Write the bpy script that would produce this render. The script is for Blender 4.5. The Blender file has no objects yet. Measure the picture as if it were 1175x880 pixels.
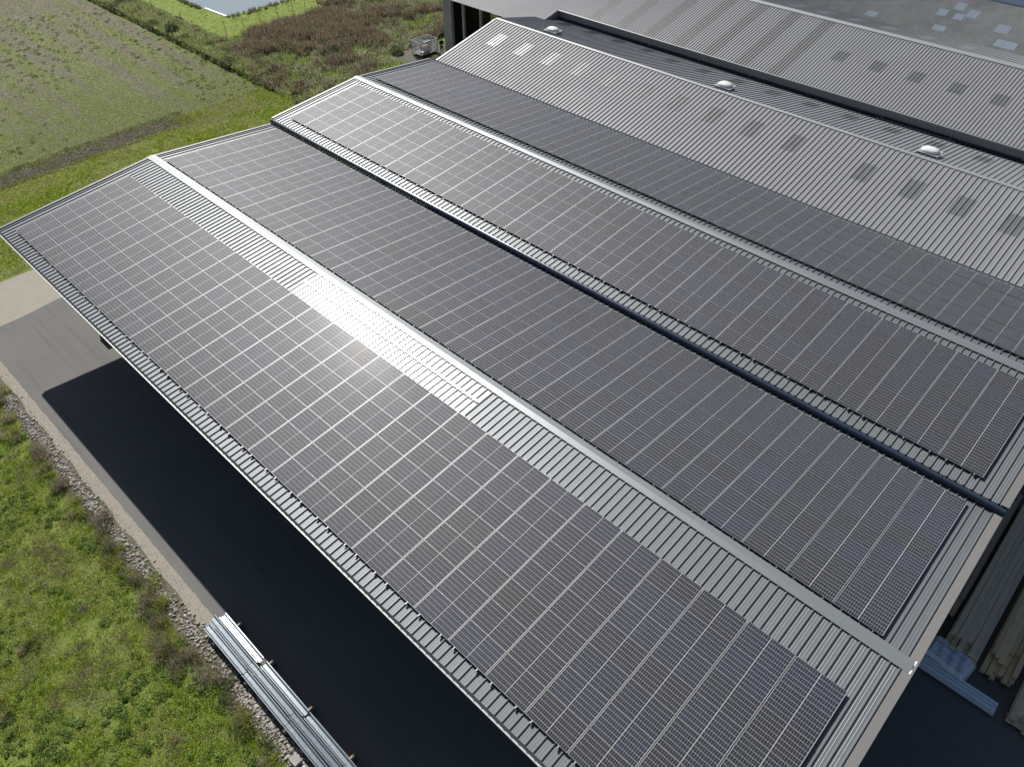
import bpy, bmesh, math, random
import numpy as np
from mathutils import Matrix, Vector
random.seed(7); rng = np.random.default_rng(11)
sc = bpy.context.scene
COL = sc.collection

# ------------------------------------------------------------------ camera
RW = np.array([[0.7239, 0.6898, -0.0045], [0.4754, -0.5036, -0.7213], [-0.4999, 0.5201, -0.6926]])
RW[0] /= np.linalg.norm(RW[0]); RW[2] -= RW[0]*(RW[2]@RW[0]); RW[2] /= np.linalg.norm(RW[2]); RW[1] = np.cross(RW[2], RW[0])
CAM = np.array([47.4634, -16.7622, 31.1679]); FPX = 862.9
cd = bpy.data.cameras.new('camera'); co = bpy.data.objects.new('camera', cd); COL.objects.link(co)
co.matrix_world = Matrix(((RW[0][0], -RW[1][0], -RW[2][0], CAM[0]), (RW[0][1], -RW[1][1], -RW[2][1], CAM[1]),
                          (RW[0][2], -RW[1][2], -RW[2][2], CAM[2]), (0, 0, 0, 1)))
cd.sensor_width = 36; cd.lens = FPX/1175*36; cd.clip_end = 3000; cd.clip_start = 0.5
sc.camera = co
def project(P):
    c = (np.atleast_2d(P)-CAM)@RW.T
    z = np.where(c[:, 2] > .1, c[:, 2], .1)
    return np.c_[587.5+FPX*c[:, 0]/z, 440+FPX*c[:, 1]/z]
def in_view(P, m=90):
    q = project(P); return (q[:, 0] > -m) & (q[:, 0] < 1175+m) & (q[:, 1] > -m) & (q[:, 1] < 880+m)

# ------------------------------------------------------------------ tags
def tag(o, label=None, cat=None, group=None, kind=None):
    if label: o['label'] = label
    if cat: o['category'] = cat
    if group: o['group'] = group
    if kind: o['kind'] = kind
    return o
def empty(name, loc=(0, 0, 0), rz=0):
    o = bpy.data.objects.new(name, None); COL.objects.link(o); o.location = loc; o.rotation_euler = (0, 0, rz)
    o.empty_display_size = .3
    return o

def wmat(o):
    m = Matrix.LocRotScale(o.location, o.rotation_euler, None)
    return wmat(o.parent) @ o.matrix_parent_inverse @ m if o.parent is not None else m
# ------------------------------------------------------------------ mesh builder
class MB:
    def __init__(s): s.v = []; s.f = []; s.m = []
    def add(s, vs, fs, mi=0):
        b = len(s.v); s.v += [tuple(map(float, p)) for p in vs]; s.f += [tuple(b+i for i in q) for q in fs]; s.m += [mi]*len(fs)
    def box(s, x0, x1, y0, y1, z0, z1, mi=0, top_only=False):
        v = [(x0, y0, z0), (x1, y0, z0), (x1, y1, z0), (x0, y1, z0), (x0, y0, z1), (x1, y0, z1), (x1, y1, z1), (x0, y1, z1)]
        f = [(4, 5, 6, 7), (0, 1, 5, 4), (1, 2, 6, 5), (2, 3, 7, 6), (3, 0, 4, 7)]
        if not top_only: f.append((3, 2, 1, 0))
        s.add(v, f, mi)
    def hexa(s, bot, top, mi=0):           # two quads of four corners
        s.add(list(bot)+list(top), [(4, 5, 6, 7), (0, 1, 5, 4), (1, 2, 6, 5), (2, 3, 7, 6), (3, 0, 4, 7), (3, 2, 1, 0)], mi)
    def tube(s, a, b, r, r2=None, n=8, mi=0):
        a = Vector(a); b = Vector(b); r2 = r if r2 is None else r2
        d = (b-a).normalized(); u = d.orthogonal().normalized(); w = d.cross(u)
        vs = [a+(u*math.cos(t)+w*math.sin(t))*r for t in [2*math.pi*i/n for i in range(n)]] + \
             [b+(u*math.cos(t)+w*math.sin(t))*r2 for t in [2*math.pi*i/n for i in range(n)]]
        fs = [(i, (i+1) % n, n+(i+1) % n, n+i) for i in range(n)]+[tuple(range(n-1, -1, -1)), tuple(range(n, 2*n))]
        s.add(vs, fs, mi)
    def build(s, name, mats, parent=None, origin=None, smooth=False):
        me = bpy.data.meshes.new(name)
        v = s.v
        if origin is not None: v = [(p[0]-origin[0], p[1]-origin[1], p[2]-origin[2]) for p in v]
        me.from_pydata(v, [], s.f)
        for m in (mats if isinstance(mats, (list, tuple)) else [mats]): me.materials.append(m)
        if any(s.m): me.polygons.foreach_set('material_index', s.m)
        if smooth: me.polygons.foreach_set('use_smooth', [True]*len(s.f))
        me.update()
        o = bpy.data.objects.new(name, me); COL.objects.link(o)
        if parent is not None:
            o.parent = parent
            if origin is None:             # vertices are in world space, parent sits at its own base
                o.matrix_parent_inverse = wmat(parent).inverted()
            else: o.location = (0, 0, 0)
        elif origin is not None: o.location = origin
        return o

# ------------------------------------------------------------------ materials
class NT:
    def __init__(s, name):
        s.mat = bpy.data.materials.new(name); s.mat.use_nodes = True; s.t = s.mat.node_tree
        s.b = s.t.nodes['Principled BSDF']
    def n(s, typ, **kw):
        d = s.t.nodes.new(typ)
        for k, v in kw.items():
            if hasattr(d, k): setattr(d, k, v)
        return d
    def l(s, a, b): s.t.links.new(a, b)
    def math(s, op, a, b=None, c=None):
        d = s.n('ShaderNodeMath'); d.operation = op
        for i, x in enumerate((a, b, c)):
            if x is None: continue
            if isinstance(x, (int, float)): d.inputs[i].default_value = x
            else: s.l(x, d.inputs[i])
        return d.outputs[0]
    def coords(s, kind='Object', scale=(1, 1, 1)):
        if kind == 'World':
            src = s.n('ShaderNodeNewGeometry').outputs['Position']
        else: src = s.n('ShaderNodeTexCoord').outputs[kind]
        m = s.n('ShaderNodeMapping'); m.inputs['Scale'].default_value = scale; s.l(src, m.inputs['Vector']); return m.outputs[0]
    def noise(s, vec, scale, detail=4, rough=.6):
        d = s.n('ShaderNodeTexNoise'); d.inputs['Scale'].default_value = scale; d.inputs['Detail'].default_value = detail
        d.inputs['Roughness'].default_value = rough; s.l(vec, d.inputs['Vector']); return d.outputs['Fac']
    def ramp(s, fac, stops):
        d = s.n('ShaderNodeValToRGB'); e = d.color_ramp.elements
        while len(e) < len(stops): e.new(.5)
        for i, (p, c) in enumerate(stops):
            e[i].position = p; e[i].color = (c if isinstance(c, (tuple, list)) else (c, c, c))+((1,) if not (isinstance(c, (tuple, list)) and len(c) == 4) else ())
        s.l(fac, d.inputs[0]); return d.outputs[0]
    def mix(s, fac, a, b, mode='MIX'):
        d = s.n('ShaderNodeMix'); d.data_type = 'RGBA'; d.blend_type = mode
        for sock, x in ((d.inputs[0], fac), (d.inputs[6], a), (d.inputs[7], b)):
            if isinstance(x, (int, float)): sock.default_value = x if sock == d.inputs[0] else (x, x, x, 1)
            elif isinstance(x, tuple): sock.default_value = (*x, 1)[:4]
            else: s.l(x, sock)
        return d.outputs[2]
    def bump(s, h, strength=.3, dist=.02):
        d = s.n('ShaderNodeBump'); d.inputs['Strength'].default_value = strength; d.inputs['Distance'].default_value = dist
        s.l(h, d.inputs['Height']); s.l(d.outputs[0], s.b.inputs['Normal'])
    def set(s, **kw):
        for k, v in kw.items():
            i = s.b.inputs[k.replace('_', ' ')]
            if isinstance(v, (int, float)): i.default_value = v
            elif isinstance(v, tuple): i.default_value = (*v, 1)[:4]
            else: s.l(v, i)
        return s

def metal_sheet(name, col, var=.06, rough=.42, streak=(3.0, .25, .25), dirt=.0, metal=0.0, spec=.5):
    t = NT(name); v = t.coords('World', streak)
    n1 = t.noise(v, 1.0, 5, .6); n2 = t.noise(t.coords('World'), .35, 3)
    c0 = tuple(c*(1-var) for c in col); c1 = tuple(c*(1+var) for c in col)
    c = t.mix(n1, c0, c1)
    if dirt:
        d = t.ramp(t.noise(t.coords('World', (2.5, .5, .5)), .8, 6, .7), [(.45, 0.0), (.75, 1.0)])
        c = t.mix(t.math('MULTIPLY', d, dirt), c, (.17, .165, .14))
    t.set(Base_Color=c, Roughness=t.math('ADD', t.math('MULTIPLY', n2, .14), rough-.07), Specular_IOR_Level=spec, Metallic=metal)
    t.bump(t.noise(t.coords('World', (1.5, .7, 1)), 1.2, 2), .12, .02)
    return t.mat
M = {}
M['sheet'] = metal_sheet('coated_steel_sheet', (.155, .167, .174), rough=.46, metal=.35, dirt=.10)
M['sheet_old'] = metal_sheet('weathered_steel_sheet', (.205, .21, .22), var=.10, rough=.55, dirt=.2)
M['sheet_far'] = metal_sheet('older_light_sheet', (.42, .42, .405), var=.12, rough=.55, dirt=.3)
M['trim'] = metal_sheet('ridge_trim', (.19, .208, .214), var=.03, rough=.44, metal=.3, streak=(.4, .4, .4))
M['verge'] = metal_sheet('verge_trim', (.175, .172, .165), var=.03, rough=.42, streak=(.3, .3, .3))
M['gutter_lip'] = metal_sheet('pale_gutter', (.42, .42, .41), var=.04, rough=.4)
M['old_trim'] = metal_sheet('old_ridge_trim', (.25, .265, .265), var=.05, rough=.5)
M['gutter'] = metal_sheet('dark_gutter', (.035, .05, .075), var=.1, rough=.3, streak=(.3, 2, 2))
M['fascia'] = metal_sheet('dark_grey_wall_cladding', (.19, .195, .19), var=.12, rough=.5, streak=(.4, 1, 2))
M['grey_trim'] = metal_sheet('grey_band', (.27, .28, .275), var=.18, rough=.6, streak=(.25, 2, 2))

def simple(name, col, rough=.6, metallic=0.0, var=.15, scale=3, spec=.5, bump=0):
    t = NT(name); n = t.noise(t.coords('Object'), scale, 5)
    t.set(Base_Color=t.mix(n, tuple(c*(1-var) for c in col), tuple(min(1, c*(1+var)) for c in col)), Roughness=rough, Metallic=metallic, Specular_IOR_Level=spec)
    if bump: t.bump(t.noise(t.coords('Object'), scale*4, 4), bump, .02)
    return t.mat
M['skylight'] = None
def skylight(name, col, rough, var=.1):
    t = NT(name); n = t.noise(t.coords('World', (3, .5, 1)), 1.5, 5)
    t.set(Base_Color=t.mix(n, tuple(c*(1-var) for c in col), tuple(c*(1+var) for c in col)), Roughness=rough, Specular_IOR_Level=.6,
          Coat_Weight=.35, Coat_Roughness=.24)
    t.bump(t.noise(t.coords('World', (4, .8, 1)), 2.0, 3), .35, .02)
    return t.mat
M['skylight'] = skylight('clear_plastic_sheet', (.36, .37, .36), .29)
M['sky_old'] = skylight('dull_plastic_sheet', (.125, .13, .125), .4, .25)
M['sky_dirty'] = skylight('dirty_plastic_sheet', (.125, .125, .12), .5, .2)
M['sky_blue'] = skylight('blue_plastic_sheet', (.27, .32, .38), .3, .25)
M['dome'] = simple('white_dome', (.66, .66, .64), .4, var=.2)
M['frame'] = simple('aluminium_frame', (.29, .295, .30), .50, metallic=.7, var=.04)
M['galv'] = None
t = NT('galvanised_steel'); v = t.coords('Object', (1, 1, 1))
vo = t.n('ShaderNodeTexVoronoi'); vo.inputs['Scale'].default_value = 14; t.l(v, vo.inputs['Vector'])
t.set(Base_Color=t.mix(vo.outputs['Distance'], (.24, .28, .31), (.38, .42, .45)), Metallic=.8, Roughness=.21); M['galv'] = t.mat
M['palegalv2'] = simple('bright_galvanised', (.72, .80, .86), .4, metallic=.2)
M['palegalv'] = simple('pale_galvanised', (.5, .51, .52), .5, metallic=.2)
M['steel_dark'] = simple('painted_steel_frame', (.10, .11, .12), .5)
M['steel_grey'] = simple('grey_painted_steel', (.28, .29, .30), .5)
M['concrete'] = simple('concrete', (.30, .29, .27), .85, var=.15, scale=1.5, bump=.3)
M['barnwall'] = simple('grey_barn_panel', (.48, .47, .44), .8, var=.25, scale=1.2)
M['dark_in'] = simple('dark_interior', (.03, .032, .035), .8)  # barn interior walls, and the shade painted along the cladding foot
M['brown'] = simple('rusty_brown', (.18, .09, .05), .8, var=.3)
M['white'] = simple('white_plastic', (.8, .8, .8), .4, var=.03)
M['blue'] = simple('blue_plastic', (.66, .72, .80), .35, var=.25, scale=2)
M['cloth'] = simple('dark_cloth', (.012, .012, .014), .9)
M['skin'] = simple('skin', (.42, .25, .18), .6, var=.05)
M['hair'] = simple('dark_hair', (.02, .015, .012), .7)
M['cable'] = simple('black_plastic', (.02, .02, .02), .5)
M['postwood2'] = simple('grey_bearer_wood', (.24, .20, .15), .85, var=.3, scale=8)
M['postwood'] = simple('grey_post_wood', (.10, .09, .075), .85, var=.3, scale=8)

# timber
t = NT('sawn_timber'); oi = t.n('ShaderNodeObjectInfo')
n = t.noise(t.coords('Object', (9, .6, 9)), 2.2, 6, .7)
c = t.mix(n, (.66, .46, .22), (.95, .76, .44))
c = t.mix(t.math('MULTIPLY', oi.outputs['Random'], .45), c, (.351, .286, .182))
t.set(Base_Color=c, Roughness=.85); t.bump(n, .4, .01); M['timber'] = t.mat
t = NT('weathered_timber'); oi = t.n('ShaderNodeObjectInfo')
n = t.noise(t.coords('Object', (9, .6, 9)), 2.2, 6, .7)
c = t.mix(n, (.62, .48, .30), (.95, .80, .56)); c = t.mix(t.math('MULTIPLY', oi.outputs['Random'], .4), c, (.260, .240, .202))
t.set(Base_Color=c, Roughness=.9); t.bump(n, .4, .01); M['timber_grey'] = t.mat

# solar cells: half cells in six rows with a middle bar, laid out in metres of the panel's own UV
PW, PH = 1.745, 1.030
t = NT('solar_cells'); uv = t.n('ShaderNodeUVMap'); sep = t.n('ShaderNodeSeparateXYZ'); t.l(uv.outputs[0], sep.inputs[0])
X, Y = sep.outputs[0], sep.outputs[1]
xm = t.math('SUBTRACT', t.math('ABSOLUTE', t.math('SUBTRACT', X, PW/2)), .011)
def stripe(v, pitch, half):                 # 1 inside a cell, 0 in the gap
    md = t.math('PINGPONG', v, pitch/2); return t.math('GREATER_THAN', md, half)
inx = t.math('MULTIPLY', t.math('GREATER_THAN', xm, 0.0), t.math('LESS_THAN', xm, .838))
y0 = t.math('SUBTRACT', Y, .0060); iny = t.math('MULTIPLY', t.math('GREATER_THAN', y0, 0), t.math('LESS_THAN', y0, 1.018))
cell = t.math('MULTIPLY', t.math('MULTIPLY', stripe(xm, .0838, .0021), stripe(y0, .16967, .0047)), t.math('MULTIPLY', inx, iny))
bus = t.math('LESS_THAN', t.math('PINGPONG', y0, .16967/20), .0007)
rnd = t.n('ShaderNodeAttribute'); rnd.attribute_name = 'tone'; rnd.attribute_type = 'GEOMETRY'
oi = t.n('ShaderNodeObjectInfo')
wn = t.n('ShaderNodeTexWhiteNoise'); wn.noise_dimensions = '1D'; t.l(t.math('ADD', rnd.outputs['Fac'], oi.outputs['Random']), wn.inputs['W'])
cc = t.mix(wn.outputs['Value'], (.0075, .009, .0125), (.009, .012, .029))
cc = t.mix(t.math('MULTIPLY', bus, .5), cc, (.16, .16, .17))
col = t.mix(cell, (.36, .365, .37), cc)
dust = t.noise(t.coords('World'), 2.3, 6, .7)
col = t.mix(t.math('MULTIPLY', dust, .03), col, (.30, .31, .32))
t.set(Base_Color=col, Roughness=.52, Specular_IOR_Level=.20, Coat_Weight=.015, Coat_Roughness=.20, Sheen_Tint=(1.0, .99, .96), Sheen_Weight=.17, Sheen_Roughness=.45)
t.bump(t.noise(t.coords('World'), .9, 2), .03, .02)
M['cells'] = t.mat

# ground materials
t = NT('asphalt'); w = t.coords('World')
c = t.mix(t.ramp(t.noise(w, .25, 4), [(.3, 0.0), (.7, 1.0)]), (.115, .115, .108), (.15, .146, .135))
c = t.mix(t.ramp(t.noise(w, 60, 2), [(.35, 0.0), (.7, 1.0)]), c, (.17, .165, .155))
c = t.mix(t.math('MULTIPLY', t.ramp(t.noise(w, .8, 6, .7), [(.55, 0.0), (.75, 1.0)]), .25), c, (.2, .18, .15))
c = t.mix(t.math('MULTIPLY', t.ramp(t.noise(t.coords('World', (.06, 1.6, 1)), 1.3, 5, .6), [(.52, 0.0), (.60, 1.0)]), .22), c, (.085, .085, .082))
t.set(Base_Color=c, Roughness=.9, Specular_IOR_Level=.2); t.bump(t.noise(w, 90, 2), .3, .01); M['asphalt'] = t.mat
t = NT('sand_gravel'); w = t.coords('World')
c = t.mix(t.noise(w, 1.2, 5), (.21, .19, .15), (.29, .262, .208)); c = t.mix(t.ramp(t.noise(w, 30, 3), [(.4, 0.0), (.65, 1.0)]), c, (.38, .35, .30))
t.set(Base_Color=c, Roughness=.95); t.bump(t.noise(w, 25, 4), .8, .04); M['sand'] = t.mat
t = NT('soil_and_rubble'); w = t.coords('World')
c = t.mix(t.noise(w, 3, 6, .7), (.07, .06, .045), (.17, .15, .11)); c = t.mix(t.ramp(t.noise(w, .5, 5), [(.45, 0.0), (.6, 1.0)]), c, (.07, .085, .03))
t.set(Base_Color=c, Roughness=.95); t.bump(t.noise(w, 14, 4), .8, .05); M['soil'] = t.mat
t = NT('grass_ground'); w = t.coords('World')
n = t.ramp(t.noise(w, .6, 6, .65), [(.35, 0.0), (.65, 1.0)])
c = t.mix(n, (.13, .18, .025), (.19, .24, .04))
c = t.mix(t.math('MULTIPLY', t.ramp(t.noise(w, .35, 7, .75), [(.5, 0.0), (.68, 1.0)]), .6), c, (.13, .115, .07))
t.set(Base_Color=c, Roughness=.95); t.bump(t.noise(w, 6, 6, .7), 1.0, .12); M['grass'] = t.mat
t = NT('lush_grass'); w = t.coords('World')
c = t.mix(t.ramp(t.noise(w, .5, 6, .65), [(.3, 0.0), (.7, 1.0)]), (.14, .19, .02), (.18, .235, .03))
t.set(Base_Color=c, Roughness=.95); t.bump(t.noise(w, 5, 6, .7), .3, .1); M['lush'] = t.mat
# stubble field: rows run along the ditch
t = NT('stubble_field'); w = t.coords('World')
rows = t.noise(t.coords('World', (.05, 1, 1)), 1.5, 5, .7)
fine = t.noise(t.coords('World', (.6, 2.2, 1)), 2.2, 6, .75)
c = t.mix(t.ramp(rows, [(.42, 0.0), (.56, 1.0)]), (.172, .144, .103), (.178, .196, .086))
c = t.mix(t.ramp(fine, [(.35, 0.0), (.65, 1.0)]), c, (.19, .175, .125))
se = t.n('ShaderNodeSeparateXYZ'); t.l(w, se.inputs[0])
green = t.math('ADD', t.math('MULTIPLY', t.math('ADD', se.outputs[0], 44), .03), t.math('MULTIPLY', t.noise(w, .12, 6, .7), 1.1))
c = t.mix(t.math('MULTIPLY', t.ramp(green, [(.55, 0.0), (1.0, 1.0)]), .7), c, t.mix(t.noise(w, 1.4, 6, .7), (.06, .085, .02), (.14, .15, .06)))
t.set(Base_Color=c, Roughness=.95); t.bump(t.noise(t.coords('World', (.7, 2.5, 1)), 2.0, 6, .75), 1.0, .15); M['field'] = t.mat
t = NT('track_soil'); w = t.coords('World')
c = t.mix(t.noise(t.coords('World', (3, .5, 1)), 1.5, 6, .7), (.085, .07, .056), (.14, .125, .10)); c = t.mix(t.ramp(t.noise(w, .5, 5), [(.45, 0.0), (.6, 1.0)]), c, (.075, .095, .035))
t.set(Base_Color=c, Roughness=.95); t.bump(t.noise(w, 5, 5), .8, .1); M['track'] = t.mat
t = NT('pond_water'); w = t.coords('World')
t.set(Base_Color=t.mix(t.noise(w, .2, 3), (.20, .245, .26), (.24, .285, .30)), Roughness=.12, Specular_IOR_Level=.5); t.bump(t.noise(w, 2.5, 3), .05, .02); M['water'] = t.mat
def attr_mat(name, rough=.8, trans=.5):
    t = NT(name); a = t.n('ShaderNodeVertexColor'); a.layer_name = 'tint'
    t.set(Base_Color=a.outputs[0], Roughness=rough, Specular_IOR_Level=.3)
    if trans:
        tr = t.n('ShaderNodeBsdfTranslucent'); t.l(a.outputs[0], tr.inputs[0]); mx = t.n('ShaderNodeMixShader'); mx.inputs[0].default_value = trans
        t.l(t.b.outputs[0], mx.inputs[1]); t.l(tr.outputs[0], mx.inputs[2]); t.l(mx.outputs[0], t.t.nodes['Material Output'].inputs[0])
    return t.mat
M['leaf'] = attr_mat('foliage'); M['stone'] = attr_mat('rubble_stone', .9, 0)

# ------------------------------------------------------------------ fast tri meshes
def np_mesh(name, verts, tris, cols, mat, origin=None, parent=None):
    me = bpy.data.meshes.new(name); nv, nt = len(verts), len(tris)
    if origin is not None: verts = verts-np.array(origin)
    me.vertices.add(nv); me.vertices.foreach_set('co', verts.astype(np.float32).ravel())
    me.loops.add(nt*3); me.loops.foreach_set('vertex_index', tris.astype(np.int32).ravel())
    me.polygons.add(nt); me.polygons.foreach_set('loop_start', np.arange(0, nt*3, 3, dtype=np.int32))
    me.polygons.foreach_set('loop_total', np.full(nt, 3, dtype=np.int32))
    me.update(calc_edges=True)
    a = me.color_attributes.new('tint', 'FLOAT_COLOR', 'POINT')
    a.data.foreach_set('color', np.c_[cols, np.ones(nv)].astype(np.float32).ravel())
    me.materials.append(mat)
    o = bpy.data.objects.new(name, me); COL.objects.link(o)
    if parent: o.parent = parent
    elif origin is not None: o.location = origin
    return o
def blades(base, n, hmin, hmax, w, lean, spread, pal, colvar=.2, seed=0, droop=1.0):
    """n pointed blades round each base point; pal: (k,3) colours, one picked per tuft"""
    r = np.random.default_rng(seed); N = len(base)
    pal = np.array(pal); tc = pal[r.integers(0, len(pal), N)]
    b = np.repeat(base, n, 0); c = np.repeat(tc, n, 0)*(1+r.normal(0, colvar, (N*n, 1)).clip(-.5, .6))
    ang = r.uniform(0, 2*np.pi, N*n); off = r.uniform(0, 1, N*n)**.6*spread; oa = r.uniform(0, 2*np.pi, N*n)
    p = b+np.c_[np.cos(oa)*off, np.sin(oa)*off, np.zeros(N*n)]
    h = r.uniform(hmin, hmax, N*n); ln = r.uniform(.2, 1, N*n)*lean*h
    d = np.c_[np.cos(ang), np.sin(ang), np.zeros(N*n)]; s = np.c_[-np.sin(ang), np.cos(ang), np.zeros(N*n)]
    ww = (w*r.uniform(.6, 1.4, N*n))[:, None]
    v0 = p-s*ww/2; v1 = p+s*ww/2; v2 = p+d*ln[:, None]+np.c_[np.zeros((N*n, 2)), h]
    V = np.stack([v0, v1, v2], 1).reshape(-1, 3); T = np.arange(N*n*3).reshape(-1, 3)
    return V, T, np.repeat(np.clip(c, 0.005, .9), 3, 0)
def leaves(base, n, size, height, spread, pal, colvar=.2, seed=0):
    """n small diamond leaves (two triangles) in a low dome round each base point"""
    r = np.random.default_rng(seed); N = len(base); K = N*n
    pal = np.array(pal); c = np.repeat(pal[r.integers(0, len(pal), N)], n, 0)*(1+r.normal(0, colvar, (K, 1)).clip(-.5, .7))
    u = r.normal(0, 1, (K, 3)); u /= np.linalg.norm(u, axis=1)[:, None]; u[:, 2] = abs(u[:, 2])
    rad = r.uniform(.35, 1, (K, 1))**.5
    sz = np.repeat(r.uniform(.6, 1.3, N), n)[:, None]
    p = np.repeat(base, n, 0)+u*rad*sz*np.array([spread, spread, height])
    a = r.normal(0, 1, (K, 3)); a[:, 2] *= .4; a /= np.linalg.norm(a, axis=1)[:, None]
    q = np.cross(a, r.normal(0, 1, (K, 3))); q /= np.linalg.norm(q, axis=1)[:, None]
    s = (size*r.uniform(.6, 1.4, K))[:, None]
    V = np.stack([p-a*s, p-q*s*.45, p+a*s, p+q*s*.45], 1).reshape(-1, 3)
    i = np.arange(K)*4; T = np.r_[np.c_[i, i+1, i+2], np.c_[i, i+2, i+3]]
    return V, T, np.repeat(np.clip(c, .004, .9), 4, 0)
def merge(parts):
    V, T, C_, k = [], [], [], 0
    for v, t_, c in parts: V.append(v); T.append(t_+k); C_.append(c); k += len(v)
    return np.concatenate(V), np.concatenate(T), np.concatenate(C_)
def scatter(n, x0, x1, y0, y1, z=0.0, test=None, m=70, seed=1):
    r = np.random.default_rng(seed); P = np.c_[r.uniform(x0, x1, n), r.uniform(y0, y1, n), np.full(n, z)]
    k = in_view(P, m)
    if test is not None: k &= test(P)
    return P[k]
def vnoise(P, s, seed=0):                    # smooth 2D value noise for patchiness
    r = np.random.default_rng(seed); g = r.uniform(0, 1, (64, 64)); q = P[:, :2]/s+1000
    i = np.floor(q).astype(int); f = q-i; f = f*f*(3-2*f); i %= 64; j = (i+1) % 64
    return (g[i[:, 0], i[:, 1]]*(1-f[:, 0])*(1-f[:, 1])+g[j[:, 0], i[:, 1]]*f[:, 0]*(1-f[:, 1]) +
            g[i[:, 0], j[:, 1]]*(1-f[:, 0])*f[:, 1]+g[j[:, 0], j[:, 1]]*f[:, 0]*f[:, 1])

# ------------------------------------------------------------------ the setting
def sheet(name, poly, z, mat, kind='structure'):
    b = MB(); b.add([(x, y, z) for x, y in poly], [tuple(range(len(poly)))]); return tag(b.build(name, mat), kind=kind)
sheet('ground', [(-400, -400), (400, -400), (400, 400), (-400, 400)], 0, M['grass'])
def wavy(x0, x1, y, amp, n, seed, ax=0):
    r = random.Random(seed); out = []
    for i in range(n+1):
        x = x0+(x1-x0)*i/n; d = amp*math.sin(i*1.3+seed)+r.uniform(-amp, amp)
        out.append((x, y+d) if ax == 0 else (y+d, x))
    return out
sheet('stubble_field', [(-200, -120)]+[(-30, -120), (-27, -40)]+[(-26, -8), (-23.5, 5)]+[(-20, 12), (-18.5, 17), (-20, 20.3)]+wavy(-22, -200, 20.6, .12, 60, 3), .004, M['field'])
sheet('dirt_track', wavy(-10, 9, -21.8, .3, 16, 5, 1)+[(-23.3, 12)]+[(-24.4, 9.5)]+wavy(8, -10, -23.7, .3, 16, 8, 1), .008, M['track'])
sheet('pasture', [(-120, 24.6), (-60, 24.4), (-40, 23.6), (-37.2, 26), (-36.6, 34), (-38, 70), (-120, 70)], .006, M['lush'])
sheet('pond_water', [(-44.9, 29.4), (-90, 27.0), (-90, 75), (-43.6, 75)], .012, M['water'])
b = MB()                                    # pale liner edge of the pond
for (xa, ya), (xb, yb), w in (((-44.9, 29.4), (-49.5, 29.15), .22),):
    b.hexa([(xa, ya-.05, 0), (xa, ya+w, 0), (xb, yb+w, 0), (xb, yb-.05, 0)][::-1], [(xa, ya-.05, .09), (xa, ya+w, .09), (xb, yb+w, .09), (xb, yb-.05, .09)][::-1])
tag(b.build('pond_liner', M['white']), 'pale liner edge showing at the near corner of the pond', 'pond liner')
sheet('rubble_strip', [(-12, -15.2)]+wavy(-10, 60, -15.15, .15, 60, 2)+[(60, -14.0), (-12, -14.0)], .004, M['soil'])
sheet('sand_strip', wavy(-8.6, 60, -14.26, .05, 90, 4)+[(60, -13.3), (-2.6, -13.3), (-2.6, 9), (-8, 9)]+wavy(9, -14, -8.1, .18, 20, 6, 1), .008, M['sand'])
sheet('asphalt_yard', wavy(-2.8, 90, -13.68, .012, 300, 9)+[(90, 60), (-3.6, 60)]+wavy(60, -13.4, -3.1, .08, 60, 7, 1), .012, M['asphalt'])
sheet('barn_forecourt', [(-25, 41), (-24, 37), (-20.4, 35.2), (-17, 32.5), (-11, 30), (-3, 28), (-3, 41)], .010, M['track'])
# rough bank along the ditch, its shaded face towards the field
b = MB(); r = random.Random(5); prev = None; N = 120
for i in range(N+1):
    x = -110+(88)*i/N; k = min(1, (N-i)/18+.1); hh = (.5+.15*math.sin(i*.7)+r.uniform(-.1, .1))*k
    ring = [(x, 20.55+r.uniform(-.1, .1), 0), (x, 20.95, -.02+.35*hh), (x, 21.3, hh), (x, 22.4, hh*.9), (x, 24.2, 0)]
    s0 = len(b.v); b.v += ring
    if i:
        for j in range(4): b.f.append((s0-5+j, s0+j, s0+j+1, s0-4+j)); b.m.append(0)
tag(b.build('ditch_bank', M['grass']), kind='structure')

# ------------------------------------------------------------------ ribbed roofing
RP = .3333
def rib_sheet(b, x0, x1, y0, z0, y1, z1, phase=0.0, rp=RP, h=.055, base=.085, top=.032, lift=0.0, mi=0, swage=True):
    """trapezoidal sheet over x0..x1 running from (y0,z0) to (y1,z1); ribs run up the slope"""
    prof = []; k0 = math.floor((x0-phase)/rp)-1; k1 = math.ceil((x1-phase)/rp)+1
    for k in range(k0, k1+1):
        c = phase+k*rp
        prof += [(c-base/2, 0), (c-top/2, h), (c+top/2, h), (c+base/2, 0)]
        if swage:
            for q in (.36, .64): prof += [(c+q*rp-.014, 0), (c+q*rp-.005, .005), (c+q*rp+.005, .005), (c+q*rp+.014, 0)]
    pts = [(x, z) for x, z in prof if x0 < x < x1]
    def zat(x):
        for a, c in zip(prof, prof[1:]):
            if a[0] <= x <= c[0]: return a[1]+(c[1]-a[1])*(x-a[0])/max(1e-9, c[0]-a[0])
        return 0
    pts = [(x0, zat(x0))]+pts+[(x1, zat(x1))]
    n = len(pts); vs = [(x, y0, z0+z+lift) for x, z in pts]+[(x, y1, z1+z+lift) for x, z in pts]
    if y1 < y0: vs = vs[n:]+vs[:n]
    b.add(vs, [(i, i+1, n+i+1, n+i) for i in range(n-1)], mi)
def strip(b, x0, x1, pts, mi=0):
    """surface strip along X through (y,z) points, double thickness not needed"""
    n = len(pts); vs = [(x0, y, z) for y, z in pts]+[(x1, y, z) for y, z in pts]
    b.add(vs, [(i, n+i, n+i+1, i+1) for i in range(n-1)], mi)
def slope(y, z, m): return lambda yy: z+m*(yy-y)
M5 = .0892
zS1 = lambda y: 7.88+M5*y; zS2 = lambda y: 7.88-M5*y
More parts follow.
